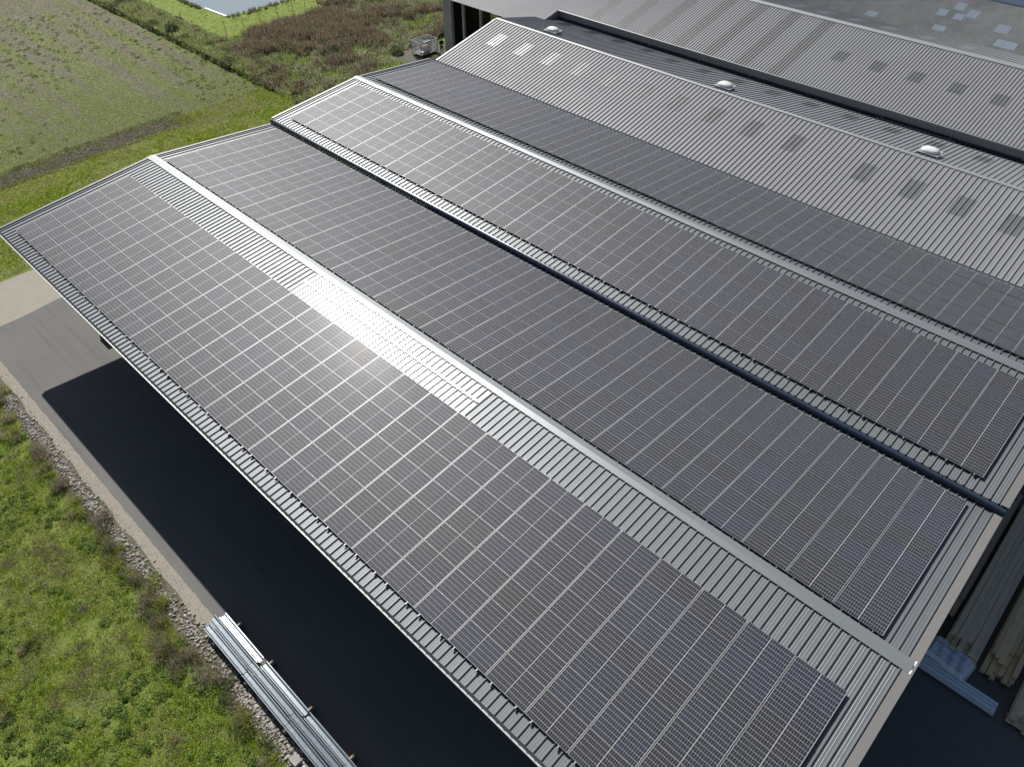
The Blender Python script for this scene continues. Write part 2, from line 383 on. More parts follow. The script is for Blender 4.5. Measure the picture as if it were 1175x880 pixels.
zS3 = lambda y: 7.454+M5*(y-9.12); zS4 = lambda y: 8.150-M5*(y-16.92)
zS5 = lambda y: 7.38+.22*(y-24.65); zS6 = lambda y: zS5(31.86)-.2126*(y-31.86)
zS7 = lambda y: 8.35+.2217*(y-38.6); zS7b = lambda y: zS7(47.2)-.2126*(y-47.2)
zS8 = lambda y: 8.75+.306*(y-54.1)
XL, XR = -1.28, 49.12

def ridge_cap(parent, x0, x1, yr, zf, w=.28, lift=.070, mat=None, step=3.0):
    b = MB(); x = x0; k = 0
    while x < x1-.01:
        xe = min(x1, x+step); l = lift+(.004 if k % 2 else 0); k += 1
        ya, yb = yr-w, yr+w; zr = zf(yr)+l+.012
        pts = [(ya, zf_lo(ya, yr, zf)+l-.03), (ya+.004, zf_lo(ya, yr, zf)+l), (yr-.04, zr-.006), (yr, zr), (yr+.04, zr-.006), (yb-.004, zf_lo(yb, yr, zf)+l), (yb, zf_lo(yb, yr, zf)+l-.03)]
        strip(b, x, xe+(.02 if xe < x1 else 0), pts); x = xe
    return b.build('ridge_cap', mat or M['trim'], parent)
def zf_lo(y, yr, zf): return min(zf(y), 2*zf(yr)-zf(y)) if abs(zf(y)) else 0
def verge(parent, x0, x1, ya, za, yb, zb, side, lift=.064, drop=.22, mat=None):
    """flat barge trim with a drop face on the outer side"""
    b = MB()
    xo = x1 if side > 0 else x0
    b.hexa([(x0, ya, za+lift-.01), (x1, ya, za+lift-.01), (x1, yb, zb+lift-.01), (x0, yb, zb+lift-.01)],
           [(x0, ya, za+lift), (x1, ya, za+lift), (x1, yb, zb+lift), (x0, yb, zb+lift)])
    xa, xb = (xo+.002, xo+.014) if side > 0 else (xo-.014, xo-.002)
    b.hexa([(xa, ya, za-drop), (xb, ya, za-drop), (xb, yb, zb-drop), (xa, yb, zb-drop)],
           [(xa, ya, za+lift+.004), (xb, ya, za+lift+.004), (xb, yb, zb+lift+.004), (xa, yb, zb+lift+.004)])
    return b.build('verge_trim', mat or M['verge'], parent)
def posts(parent, ys, xs, ztop, name='post', r=.11):
    for y in ys:
        for x in xs:
            b = MB(); zt = ztop(y)-.35
            b.box(x-r, x+r, y-r, y-r+.02, 0, zt); b.box(x-r, x+r, y+r-.02, y+r, 0, zt); b.box(x-.012, x+.012, y-r+.021, y+r-.021, 0, zt)
            b.build(name, M['steel_grey'], parent)

# ---- shed nearest the camera
s1 = tag(empty('storage_shed', (24, -.5, 0)), 'grey steel shed in front, its eave running along the asphalt yard', 'shed')
b = MB(); rib_sheet(b, XL, XR, -10.02, zS1(-10.02), -.02, zS1(-.02), .10); o1 = b.build('roof_slope', M['sheet'], s1)
o1['label'] = 'front roof slope falling to the eave above the asphalt'
b = MB(); rib_sheet(b, 17.45, 30.35, -2.75, zS1(-2.75), -.30, zS1(-.30), .10, lift=.006)
k = b.build('skylight_sheet', M['skylight'], o1); 
b = MB(); strip(b, 17.45, 30.35, [(-1.16, zS1(-1.16)+.07), (-1.10, zS1(-1.1)+.076), (-1.04, zS1(-1.04)+.07)]); b.build('fixing_strip', M['white'], o1)
b = MB(); rib_sheet(b, XL, XR, .02, zS2(.02), 9.04, zS2(9.04), .10); b.build('roof_slope', M['sheet'], s1)
ridge_cap(s1, XL-.05, XR-.10, 0, lambda y: zS1(y) if y < 0 else zS2(y))
b = MB(); b.hexa([(XR-.10, -.29, 7.82), (XR-.055, -.29, 7.82), (XR-.055, .29, 7.82), (XR-.10, .29, 7.82)], [(XR-.10, -.29, 7.935), (XR-.055, -.29, 7.935), (XR-.055, .29, 7.935), (XR-.10, .29, 7.935)])
b.build('ridge_end_cap', M['white'], s1)
for (xa, xb, sd) in ((XL-.02, XL+.16, -1), (XR-.30, XR, 1)):
    verge(s1, xa, xb, -10.02, zS1(-10.02), -.003, zS1(-.003), sd); verge(s1, xa, xb, .003, zS2(.003), 9.04, zS2(9.04), sd)
# eave gutter, box section with outer lip
b = MB(); ze = zS1(-10.02)
strip(b, XL, XR, [(-10.0, ze-.03), (-10.0, ze-.15), (-10.15, ze-.15), (-10.15, ze+.0), (-10.185, ze+.0), (-10.185, ze-.02), (-10.155, ze-.02), (-10.155, ze-.17), (-9.99, ze-.17)])
b.build('gutter', M['gutter_lip'], s1)
posts(s1, (-4.5, 8.7), np.arange(0.2, 49, 6.0), lambda y: zS1(-abs(y)))
for x in np.arange(0.2, 49, 6.0):
    b = MB()
    b.hexa([(x-.08, -9.7, zS1(-9.7)-.35), (x+.08, -9.7, zS1(-9.7)-.35), (x+.08, 0, 7.5), (x-.08, 0, 7.5)], [(x-.08, -9.7, zS1(-9.7)-.08), (x+.08, -9.7, zS1(-9.7)-.08), (x+.08, 0, 7.79), (x-.08, 0, 7.79)])
    b.hexa([(x-.08, 0.01, 7.5), (x+.08, 0.01, 7.5), (x+.08, 8.9, zS2(8.9)-.35), (x-.08, 8.9, zS2(8.9)-.35)], [(x-.08, 0.01, 7.79), (x+.08, 0.01, 7.79), (x+.08, 8.9, zS2(8.9)-.08), (x-.08, 8.9, zS2(8.9)-.08)])
    b.build('rafter', M['steel_grey'], s1)
# valley gutter between first and second shed
s2 = tag(empty('storage_shed', (24, 16.9, 0)), 'second open grey steel shed, between the front shed and the old bare roofed building', 'shed')
b = MB(); rib_sheet(b, XL, XR, 9.12, zS3(9.12), 16.90, zS3(16.90), .10); b.build('roof_slope', M['sheet'], s2)
b = MB(); rib_sheet(b, XL+.05, XR, 16.94, zS4(16.94), 24.36, zS4(24.36), .10); b.build('roof_slope', M['sheet'], s2)
ridge_cap(s2, XL-.05, XR+.02, 16.92, lambda y: zS3(y) if y < 16.92 else zS4(y))
for (xa, xb, sd) in ((XL-.02, XL+.16, -1), (XR-.30, XR, 1)):
    verge(s2, xa, xb, 9.12, zS3(9.12), 16.917, zS3(16.917), sd); verge(s2, xa, xb, 16.923, zS4(16.923), 24.36, zS4(24.36), sd)
b = MB(); x = XL-.05; zt = zS3(9.12)
while x < XR-.1:
    xe = min(XR+.02, x+2.0)
    strip(b, x, xe-.018, [(9.13, zt-.02), (9.06, zt-.035), (8.985, zt-.09), (8.95, zt-.17), (8.965, zt-.26), (9.02, zt-.33), (9.10, zt-.36)])
    strip(b, xe-.018, xe, [(9.13, zt-.05), (9.07, zt-.06), (9.02, zt-.11), (8.985, zt-.18), (8.995, zt-.25), (9.04, zt-.31), (9.10, zt-.33)])
    x = xe
b.build('gutter', M['gutter'], s2, smooth=False)
posts(s2, (16.9, 24.0), np.arange(0.2, 49, 6.0), lambda y: 7.9)
b = MB(); strip(b, XL, XR, [(24.36, 7.46), (24.40, 7.3), (24.60, 7.3), (24.64, 7.42)]); b.build('valley_gutter', M['grey_trim'], s2)

# ---- old bare-roofed shed
s3 = tag(empty('barn', (24, 31.8, 0)), 'old barn with bare light grey sheet roof, square plastic rooflights and white domes', 'barn')
b = MB(); rib_sheet(b, -.8, XR, 24.65, zS5(24.65), 31.84, zS5(31.84), .02, h=.058, base=.10); o5 = b.build('roof_slope', M['sheet_old'], s3)
o5['label'] = 'bare roof slope behind the solar panels with a row of square rooflights'
def rooflight(x, y, hw, hl, zf, mat, parent, phase, h=.058, rp=RP, base=.10):
    b = MB(); rib_sheet(b, x-hw, x+hw, y-hl, zf(y-hl), y+hl, zf(y+hl), phase, rp=rp, h=h, base=base, lift=.009, swage=False); return b.build('rooflight', mat, parent)
for i, x in enumerate([1.7, 4.7, 7.7, 10.7, 13.7, 16.7, 19.7, 22.7, 25.7, 28.8, 33.8, 36.8, 39.7, 42.5, 45.5]):
    rooflight(x, 28.9+(.4 if i < 10 else 0), .5, .85, zS5, M['skylight'] if i < 1 else M['sky_old'], o5, .02)
b = MB(); rib_sheet(b, -.8, XR, 31.88, zS6(31.88), 38.58, zS6(38.58), .02, h=.058, base=.10); o6 = b.build('roof_slope', M['sheet_old'], s3)
o6['label'] = 'rear slope falling to the dark cladding wall'
for x in [2.4, 5.4, 8.4, 11.4, 14.4, 17.4, 20.4, 23.4, 26.4, 29.4, 32.4, 35.4, 38.4, 41.4]: rooflight(x, 36.3 if x > 12 else 37.2, .5, .7, zS6, M['sky_old'], o6, .02)
ridge_cap(s3, -.82, XR, 31.86, lambda y: zS5(y) if y < 31.86 else zS6(y), w=.16, lift=.05, mat=M['old_trim'])
verge(s3, -.86, -.72, 24.65, zS5(24.65), 31.69, zS5(31.69), -1, lift=.05, mat=M['verge']); verge(s3, -.86, -.72, 32.03, zS6(32.03), 38.58, zS6(38.58), -1, lift=.05, mat=M['verge'])
for x in (4.6, 21.2, 36.0):                 # domed rooflight vents by the ridge
    y = 33.0; z = zS6(y)
    b = MB(); b.box(x-.60, x+.60, y-.42, y+.42, z-.25, z+.20); b.box(x-.66, x+.66, y-.48, y+.48, z+.201, z+.235); kb = b.build('vent_kerb', M['grey_trim'], s3)
    bm = bmesh.new(); bmesh.ops.create_uvsphere(bm, u_segments=24, v_segments=12, radius=1)
    for v in bm.verts:
        c = v.co; e = .72
        c.x = math.copysign(abs(c.x)**e, c.x); c.y = math.copysign(abs(c.y)**e, c.y)
        v.co = Vector((c.x*.56, c.y*.42, max(0, c.z)*.24))
    me = bpy.data.meshes.new('dome'); bm.to_mesh(me); bm.free(); me.materials.append(M['dome'])
    for p in me.polygons: p.use_smooth = True
    o = bpy.data.objects.new('dome', me); COL.objects.link(o); o.parent = kb; o.matrix_parent_inverse = wmat(kb).inverted(); o.location = (x, y, z+.242)
for x in np.arange(-.5, 49, 6):
    for y in (25.2, 38.2):
        b = MB(); b.box(x-.1, x+.1, y-.1, y+.1, 0, 7.1); b.build('post', M['concrete'], s3)
b = MB(); b.hexa([(-.70, 25.4, 4.2), (-.64, 25.4, 4.2), (-.64, 31.86, 4.2), (-.70, 31.86, 4.2)], [(-.70, 25.4, zS5(25.4)-.02), (-.64, 25.4, zS5(25.4)-.02), (-.64, 31.86, zS5(31.86)-.02), (-.70, 31.86, zS5(31.86)-.02)])
b.hexa([(-.70, 31.87, 4.2), (-.64, 31.87, 4.2), (-.64, 38.5, 4.2), (-.70, 38.5, 4.2)], [(-.70, 31.87, zS6(31.87)-.02), (-.64, 31.87, zS6(31.87)-.02), (-.64, 38.5, zS6(38.5)-.02), (-.70, 38.5, zS6(38.5)-.02)])
b.build('gable_wall', M['barnwall'], s3)

# ---- taller barn behind with canopy
s4 = tag(empty('barn', (20, 43, 0)), 'taller barn behind the dark cladding strip, open fronted canopy at its left end', 'barn')
RPF = .25
b = MB(); rib_sheet(b, -17.3, 62, 38.62, zS7(38.62), 47.18, zS7(47.18), .03, rp=RPF, h=.052, base=.085, swage=False); o7 = b.build('roof_slope', M['sheet_old'], s4)
for x in (4.2, 7.2, 10.2, 13.2, 16.1, 19.1, 22.0):
    b = MB(); rib_sheet(b, x-.5, x+.5, 38.66, zS7(38.66), 46.9, zS7(46.9), .03, rp=RPF, h=.052, base=.085, lift=.009, swage=False); b.build('dirty_roof_strip', M['sky_dirty'], o7)
for x in (25.1, 28.0, 30.9, 33.8, 36.7, 39.6): rooflight(x, 42.9, .5, .62, zS7, M['sky_old'], o7, .03, h=.052, base=.085, rp=RPF)
b = MB(); rib_sheet(b, -17.3, .35, 35.40, zS7(35.40), 38.61, zS7(38.61), .03, rp=RPF, h=.052, base=.085, swage=False); b.build('canopy_roof', M['sheet_old'], s4)
b = MB(); b.box(.36, .40, 35.42, 38.5, 6.9, 7.4); b.hexa([(.36, 35.42, 7.41), (.40, 35.42, 7.41), (.40, 38.5, 7.41), (.36, 38.5, 7.41)], [(.36, 35.42, zS7(35.42)+.02), (.40, 35.42, zS7(35.42)+.02), (.40, 38.5, zS7(38.5)+.02), (.36, 38.5, zS7(38.5)+.02)])
b.build('canopy_side', M['fascia'], s4)
b = MB(); b.box(.42, 62, 38.60, 38.68, 7.35, zS7(38.64)-.12); b.build('cladding_wall', M['fascia'], s4)
b = MB(); b.box(.42, 62, 38.585, 38.597, 7.36, 7.80); b.build('base_gap', M['dark_in'], s4)  # shadow band at the wall foot, painted as a near-black strip
b = MB(); strip(b, .42, 62, [(38.60, zS7(38.6)+.02), (38.53, zS7(38.6)-.01), (38.50, zS7(38.6)-.08), (38.52, zS7(38.6)-.15), (38.59, zS7(38.6)-.19)]); b.build('gutter', M['fascia'], s4)
for x in (5.7, 10.6, 15.5, 20.2, 25.1, 30.8, 35.6, 40.2):
    b = MB(); b.box(x-.035, x+.035, 38.55, 38.583, 7.70, 8.16); b.build('gutter_bracket', M['old_trim'], s4)
b = MB(); strip(b, 30.5, 36.0, [(38.30, zS6(38.30)+.06), (38.32, zS6(38.30)+.16), (38.42, zS6(38.4)+.17), (38.45, zS6(38.4)+.06)]); b.build('flashing', M['gutter'], s4)
b = MB(); rib_sheet(b, -17.3, 62, 47.22, zS7b(47.22), 53.88, zS7b(53.88), .03, rp=RPF, h=.052, base=.085, swage=False); o7b = b.build('roof_slope', M['grey_trim'], s4)
for x in (17.4, 20.0, 22.6, 25.5, 28.6, 31.6): rooflight(x, 50.5, .5, 1.3, zS7b, M['skylight'], o7b, .03, h=.052, base=.085, rp=RPF)
ridge_cap(s4, -17.3, 62, 47.2, lambda y: zS7(y) if y < 47.2 else zS7b(y), w=.34, lift=.05, mat=M['old_trim'])
b = MB(); b.box(-17.0, -15.9, 40.0, 40.2, 0, 7.2); b.box(-15.90, -15.6, 39.9, 40.25, 0, 7.6); b.build('end_wall_panel', M['barnwall'], s4)
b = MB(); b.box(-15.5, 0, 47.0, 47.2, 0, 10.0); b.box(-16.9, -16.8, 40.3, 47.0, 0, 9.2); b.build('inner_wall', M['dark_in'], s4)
for x in (-13.8, -11.2, -6.5, -1.0):
    b = MB(); b.box(x-.13, x+.13, 39.9, 40.15, 0, 8.5); b.build('post', M['barnwall'], s4)
b = MB(); b.box(-15.55, -.02, 39.95, 40.05, 6.9, 8.5); b.build('lintel', M['brown'], s4)
for k, (x, y, w, d, h, m) in enumerate([(-12.6, 43.5, 1.4, 2, 2.4, 'brown'), (-9.2, 43, 1.8, 1.6, 1.6, 'steel_grey'), (-9.9, 41.2, .5, .5, .9, 'blue')]):
    b = MB(); b.box(x-w/2, x+w/2, y-d/2, y+d/2, .015, h*.9); b.box(x-w/2+.05, x+w/2-.05, y-d/2+.05, y+d/2-.05, h*.9+.001, h)
    tag(b.build('storage_crate', M[m]), ['tall brown crate standing in the dark of the open barn', 'low grey crate inside the open barn', 'small blue bin inside the open barn'][k], 'crate' if k < 2 else 'bin')

# ---- corrugated roof farthest away
s5 = tag(empty('barn', (24, 57, 0)), 'farthest barn with dirty finely corrugated roof and pale blue plastic patches', 'barn')
def corrugated(b, x0, x1, y0, z0, y1, z1, pitch=.177, h=.075, lift=0, mi=0):
    n = int((x1-x0)/pitch*4); vs = []
    for yy, zz in ((y0, z0), (y1, z1)):
        for i in range(n+1):
            x = x0+(x1-x0)*i/n; vs.append((x, yy, zz+lift+h/2*math.cos(2*math.pi*x/pitch)))
    b.add(vs, [(i, i+1, n+2+i, n+1+i) for i in range(n)], mi)
t = NT('dirty_corrugated'); w = t.coords('World')
c = t.mix(t.noise(t.coords('World', (1.5, .4, 1)), .9, 6, .7), (.15, .153, .15), (.27, .273, .265))
c = t.mix(t.math('MULTIPLY', t.ramp(t.noise(w, .35, 6, .7), [(.45, 0.0), (.62, 1.0)]), .5), c, (.10, .10, .092))
t.set(Base_Color=c, Roughness=.85); M['corr'] = t.mat
b = MB(); corrugated(b, -10, 62, 54.1, zS8(54.1), 59.7, zS8(59.7)); o8 = b.build('roof_slope', M['corr'], s5)
for x, y, w_, l_ in [(22.2, 54.8, .5, .35), (27.9, 55.0, .5, .35), (27.2, 57.0, .4, .45), (28.1, 58.2, .4, .5), (28.6, 56.9, .4, .4), (29.4, 57.6, .42, .5), (32.2, 56.6, .5, .5), (33.2, 54.9, .8, .45)]:
    b = MB(); corrugated(b, x-w_, x+w_, y-l_, zS8(y-l_), y+l_, zS8(y+l_), lift=.012); b.build('rooflight', M['sky_blue'], o8)
b = MB(); strip(b, -10, 62, [(59.7, zS8(59.7)+.03), (59.85, zS8(59.7)+.10), (60.1, zS8(59.7)+.02), (66, 7.4), (110, 7.3)]); b.build('rear_slope', M['gutter'], s5)
for (y, z) in ((54.3, 8.5), (59.7, 10.2), (65.9, 7.2)):
    b = MB(); b.box(-10, 62, y, y+.15, 0, z); b.build('wall', M['barnwall'], s5)

# ------------------------------------------------------------------ solar panels
PX, RY, TH = 1.775, 1.0406, math.radians(5.1)
def panel_frames(L):                        # lip frame ring, local coords: x 0..PW, y 0..PH, z up
    w, z0, z1 = .015, -.035, .003
    b = MB()
    wl = .0055
    b.box(0, PW, 0, wl, z0, z1); b.box(0, PW, PH-wl, PH, z0, z1); b.box(0, w, wl, PH-wl, z0, z1); b.box(PW-w, PW, wl, PH-wl, z0, z1)
    for x in (.32, PW-.32): b.box(x-.02, x+.02, PH, PH+.0098, -.02, .006)
    if L:
        for x in (.32, PW-.32): b.box(x-.022, x+.022, L*.0-.11, -.001, -.045, .004)
    return b
clips = MB()
fmesh = panel_frames(0).build('frame', M['frame']); fm = fmesh.data; bpy.data.objects.remove(fmesh)
fmE = panel_frames(1).build('frame', M['frame']); fmE_d = fmE.data; bpy.data.objects.remove(fmE)
cm = bpy.data.meshes.new('solar_panel'); q = .006
cm.from_pydata([(q, q, 0), (PW-q, q, 0), (PW-q, PH-q, 0), (q, PH-q, 0)], [], [(0, 1, 2, 3)]); cm.materials.append(M['cells'])
u = cm.uv_layers.new(name='UVMap')
for l, (a, c_) in zip(u.data, [(q, q), (PW-q, q), (PW-q, PH-q), (q, PH-q)]): l.uv = (a, c_)
arrays = []
# (name, origin (y,z) of the lower-left corner of row 0 and slope sign, rows, columns)
LIFT = .13
def arr(k):
    if k == 1:
        s = 2.11+7*RY; y = -s*math.cos(TH); return y, zS1(y)+LIFT, +1, 7, 27, 0.0
    if k == 2: y = (.35+8*RY)*math.cos(TH); return y, zS2(y)+LIFT, -1, 8, 27, -.02
    if k == 3: return 9.86, zS3(9.86)+LIFT, +1, 6, 27, -.04
    if k == 4: y = 17.72+6*RY*math.cos(TH); return y, zS4(y)+LIFT, -1, 6, 27, .02
P = []
for k in (1, 2, 3, 4):
    y0, z0, sg, nr, nc, xo = arr(k)
    for r_ in range(nr):
        for c_ in range(nc):
            # local frame: x along the ridge, y up the slope
            x = xo+c_*PX
            if sg > 0: org = Vector((x, y0+r_*RY*math.cos(TH), z0+r_*RY*math.sin(TH))); rot = (TH, 0, 0)
            else: org = Vector((x+PW, y0-r_*RY*math.cos(TH), z0+r_*RY*math.sin(TH))); rot = (TH, 0, math.pi)
            cx = np.array([org.x+(PW/2 if sg > 0 else -PW/2), org.y+sg*PH/2, org.z])
            qq = project(cx)[0]; d = np.linalg.norm(cx-CAM); cosv = abs((CAM-cx)@np.array([0, -sg*math.sin(TH), math.cos(TH)]))/d
            vis = -45 < qq[0] < 1220 and -40 < qq[1] < 915
            P.append(dict(k=k, r=r_, c=c_, org=org, rot=rot, area=cosv/d**2 if vis else 0, nr=nr, nc=nc, tilt=(rng.normal(0, .003), rng.normal(0, .003))))
order = sorted(range(len(P)), key=lambda i: -P[i]['area']); top300 = set(order[:298])
ordn = lambda n: '%d%s' % (n, 'th' if 10 <= n % 100 <= 20 else {1: 'st', 2: 'nd', 3: 'rd'}.get(n % 10, 'th'))
anames = {1: 'front roof slope', 2: 'second roof slope', 3: 'third roof slope', 4: 'fourth roof slope'}
rest_v, rest_f, rest_uv, rest_m = [], [], [], []
fv = np.array([v.co[:] for v in fm.vertices]); ff = [tuple(p.vertices) for p in fm.polygons]
for i, p in enumerate(P):
    R_ = Matrix.Rotation(p['rot'][2], 4, 'Z') @ Matrix.Rotation(p['rot'][0]+p['tilt'][0], 4, 'X') @ Matrix.Rotation(p['tilt'][1], 4, 'Y')
    MW = Matrix.Translation(p['org']) @ R_
    if i in top300:
        o = bpy.data.objects.new('solar_panel', cm); COL.objects.link(o); o.matrix_world = MW
        col_right = p['c']+1; up = p['r']+1
        tag(o, 'solar panel of the %s, %s row up, %s from the left' % (anames[p['k']], ordn(up), ordn(col_right)), 'solar panel', 'solar panels on the shed roofs')
        fr = bpy.data.objects.new('frame', fmE_d if p['r'] == 0 or False else fm); COL.objects.link(fr); fr.parent = o
    else:
        A = np.array(MW)[:3, :3]; T_ = np.array(MW)[:3, 3]
        s0 = len(rest_v); rest_v += [tuple(A@np.array(v)+T_) for v in [(q, q, 0), (PW-q, q, 0), (PW-q, PH-q, 0), (q, PH-q, 0)]]
        rest_f.append((s0, s0+1, s0+2, s0+3)); rest_m.append(0); rest_uv += [(q, q), (PW-q, q), (PW-q, PH-q), (q, PH-q)]
        s0 = len(rest_v); rest_v += [tuple(r2) for r2 in (fv@A.T+T_)]
        for f_ in ff: rest_f.append(tuple(s0+j for j in f_)); rest_m.append(1); rest_uv += [(0, 0)]*len(f_)
me = bpy.data.meshes.new('solar_panels'); me.from_pydata(rest_v, [], rest_f); me.materials.append(M['cells']); me.materials.append(M['frame'])
me.polygons.foreach_set('material_index', rest_m); u = me.uv_layers.new(name='UVMap'); u.data.foreach_set('uv', np.array(rest_uv, dtype=np.float32).ravel())
a = me.attributes.new('tone', 'FLOAT', 'FACE'); a.data.foreach_set('value', np.repeat(0, len(rest_f)).astype(np.float32)+np.cumsum(np.array(rest_m) == 0).astype(np.float32)*.137)
o = bpy.data.objects.new('solar_panels', me); COL.objects.link(o)
tag(o, 'remaining smaller looking solar panels on the farther roof slopes', 'solar panels', 'solar panels on the shed roofs', 'stuff')
# upper-edge rail ends of each array (bright stubs past the top row) and rails under the panels
for k in (1, 2, 3, 4):
    y0, z0, sg, nr, nc, xo = arr(k); b = MB(); L = nr*RY
    for c_ in range(nc):
        for dx in (.32, PW-.32):
            x = xo+c_*PX+dx; e0, e1 = -.10, L+.06
            pt = lambda e, h: (y0+sg*e*math.cos(TH), z0+e*math.sin(TH)+h)
            (ya, za), (yb, zb) = pt(e0, -.07), pt(e1, -.07)
            b.hexa([(x-.02, ya, za), (x+.02, ya, za), (x+.02, yb, zb), (x-.02, yb, zb)], [(x-.02, ya, za+.034), (x+.02, ya, za+.034), (x+.02, yb, zb+.034), (x-.02, yb, zb+.034)])
    tag(b.build('mounting_rails', M['frame']), 'thin aluminium mounting rails poking out past the panels of the %s' % anames[k], 'mounting rails', 'rails carrying the solar panels', 'stuff')

# ------------------------------------------------------------------ steel channels by the asphalt edge
def channel_mesh(L):
    w, h, tk, lip = .135, .11, .006, .03
    prof = [(-w-lip, h), (-w, h), (-w+.065, 0), (w-.065, 0), (w, h), (w+lip, h), (w+lip, h-tk), (w+tk, h-tk), (w-.065+tk, -tk), (-w+.065-tk, -tk), (-w-tk, h-tk), (-w-lip, h-tk)]
    n = len(prof); b = MB(); vs = [(0, y, z) for y, z in prof]+[(L, y, z) for y, z in prof]
    b.add(vs, [(i, n+i, n+(i+1) % n, (i+1) % n) for i in range(n)])
    return b
ch = channel_mesh(3.06).build('steel_channel', M['galv']); chm = ch.data; bpy.data.objects.remove(ch)
rown = ['row nearest the rubble', 'middle row', 'row nearest the shaded asphalt']
for r_, (y, z, x0) in enumerate([(-14.17, .33, 26.12), (-13.79, .33, 25.92), (-13.42, .36, 26.2)]):
    for s_ in range(4):
        o = bpy.data.objects.new('steel_channel', chm); COL.objects.link(o)
        x = x0+s_*3.09+(.22 if (r_ == 2 and s_ > 0) else 0); zz = z+(0.05 if s_ == 1 and r_ == 2 else 0)
        o.location = (x, y, zz); o.rotation_euler = (random.uniform(-.03, .03)-(0.07 if r_ == 2 else 0), random.uniform(-.01, .01), random.uniform(-.004, .004))
        tag(o, 'galvanised steel channel, %s, %s piece from the far end' % (rown[r_], ordn(s_+1)), 'steel channel', 'galvanised steel channels laid end to end')
for i, x in enumerate([27.0, 29.55, 32.4, 35.15, 37.6]):
    b = MB(); b.box(x-.045, x+.045, -14.42, -12.98, .013, .31); o = b.build('timber_bearer', M['timber'])
    o.data.materials[0] = M['postwood2']; tag(o, 'squared timber bearer under the steel channels, %s from the far end' % ordn(i+1), 'timber bearer', 'bearers under the steel channels')
b = MB(); bm = bmesh.new(); bmesh.ops.create_cube(bm, size=1); bmesh.ops.bevel(bm, geom=bm.edges[:], offset=.12, segments=1)
for v in bm.verts: v.co = Vector((v.co.x*.42+random.uniform(-.02, .02), v.co.y*.34+random.uniform(-.02, .02), v.co.z*.2))
me = bpy.data.meshes.new('concrete_block'); bm.to_mesh(me); bm.free(); me.materials.append(M['concrete']); o = bpy.data.objects.new('concrete_block', me); COL.objects.link(o); o.location = (33.6, -14.72, .1)
tag(o, 'pale grey broken concrete block lying beside the steel channels', 'concrete block')

# ------------------------------------------------------------------ timber by the right gable
def plank_stack(name, label, x0, nx, pw, y0, L, nz, ph, mat, ragged=.3, seed=1, z0=.12):
    root = empty(name, (x0+nx*pw/2, y0+L/2, 0)); tag(root, label, 'timber stack', 'timber stacks by the right gable'); r = random.Random(seed)
    for y in (y0+.5, y0+L/2, y0+L-.5):
        b = MB(); b.box(x0, x0+nx*pw, y-.05, y+.05, .013, z0-.002); b.build('bearer', mat, root)
    pm = None
    for k in range(nz):
        for i in range(nx):
            if k == nz-1 and r.random() < .12: continue
            d = r.uniform(0, ragged)*(1.6 if k >= nz-2 else .4); cx, cy, cz = x0+pw*(i+.5), y0+L/2, z0+ph*(k+.5)
            if pm is None:
                b = MB(); b.box(-pw/2+.006, pw/2-.006, -L/2, L/2, -ph/2+.002, ph/2-.002); o = b.build('plank', mat); pm = o.data; bpy.data.objects.remove(o)
            o = bpy.data.objects.new('plank', pm); COL.objects.link(o); o.parent = root
            o.location = (cx-root.location.x, cy-root.location.y+d, cz); o.rotation_euler = (0, 0, r.uniform(-.006, .006))
    return root
plank_stack('timber_stack', 'long grey brown timber stack with ragged board ends just behind the blue bundle', 50.05, 6, .22, 7.15, 10.5, 5, .16, M['timber_grey'], .5, 3)
plank_stack('timber_stack', 'yellowish board stack, second from the shed gable', 51.65, 6, .20, 7.3, 9, 4, .14, M['timber'], 1.1, 4)
plank_stack('timber_stack', 'low grey timber stack at the right edge of the picture', 53.15, 5, .22, 5.9, 9, 3, .15, M['timber_grey'], .4, 5)
plank_stack('timber_stack', 'low dark timber stack tucked close under the gable of the shed', 49.3, 3, .2, 9.2, 8, 3, .15, M['timber_grey'], .6, 9)
b = MB()
for k in range(5):
    z = .14+k*.05; rib_sheet(b, 49.2, 52.75+.06*(k % 2), 5.82+.01*k, z, 6.30-.01*k, z, 0, rp=.12, h=.02, base=.04, top=.02, swage=False)
bb = b
o = MB(); x0, x1 = 48.9, 52.75
for k in range(6):
    y0 = 5.82+.012*k; o.box(x0+.03*k, x1-.02*k, y0, y0+.13, .14+.045*k, .18+.045*k); o.box(x0, x1-.03*k, y0+.17, y0+.30, .14+.045*k, .18+.045*k); o.box(x0, x1-.01*k, y0+.34, y0+.46, .14+.045*k, .18+.045*k)
o = o.build('steel_section_bundle', M['palegalv2']); o.rotation_euler = (0, 0, 0)
tag(o, 'long bluish bundle of steel sections lying crosswise in front of the timber stacks', 'steel bundle')
# blue sheeted pack with folds
bm = bmesh.new(); bmesh.ops.create_grid(bm, x_segments=26, y_segments=16, size=.5); r = random.Random(3)
for v in bm.verts:
    x, y = v.co.x*1.9, v.co.y*1.35; e = max(abs(v.co.x), abs(v.co.y))*2
    z = .62 if e < .8 else .62-(e-.8)/.2*.5
    z += .03*math.sin(x*14+y*3)+.02*math.sin(y*19)+r.uniform(-.012, .012)
    v.co = Vector((x, y, z))
me = bpy.data.meshes.new('tarpaulin'); bm.to_mesh(me); bm.free(); me.materials.append(M['blue']); o = bpy.data.objects.new('covered_pallet', me); COL.objects.link(o); o.location = (50.5, 6.95, 0.0); o.rotation_euler = (0, 0, -.12)
tag(o, 'blue sheeted bundle with folds against the front of the timber stacks', 'covered bundle')
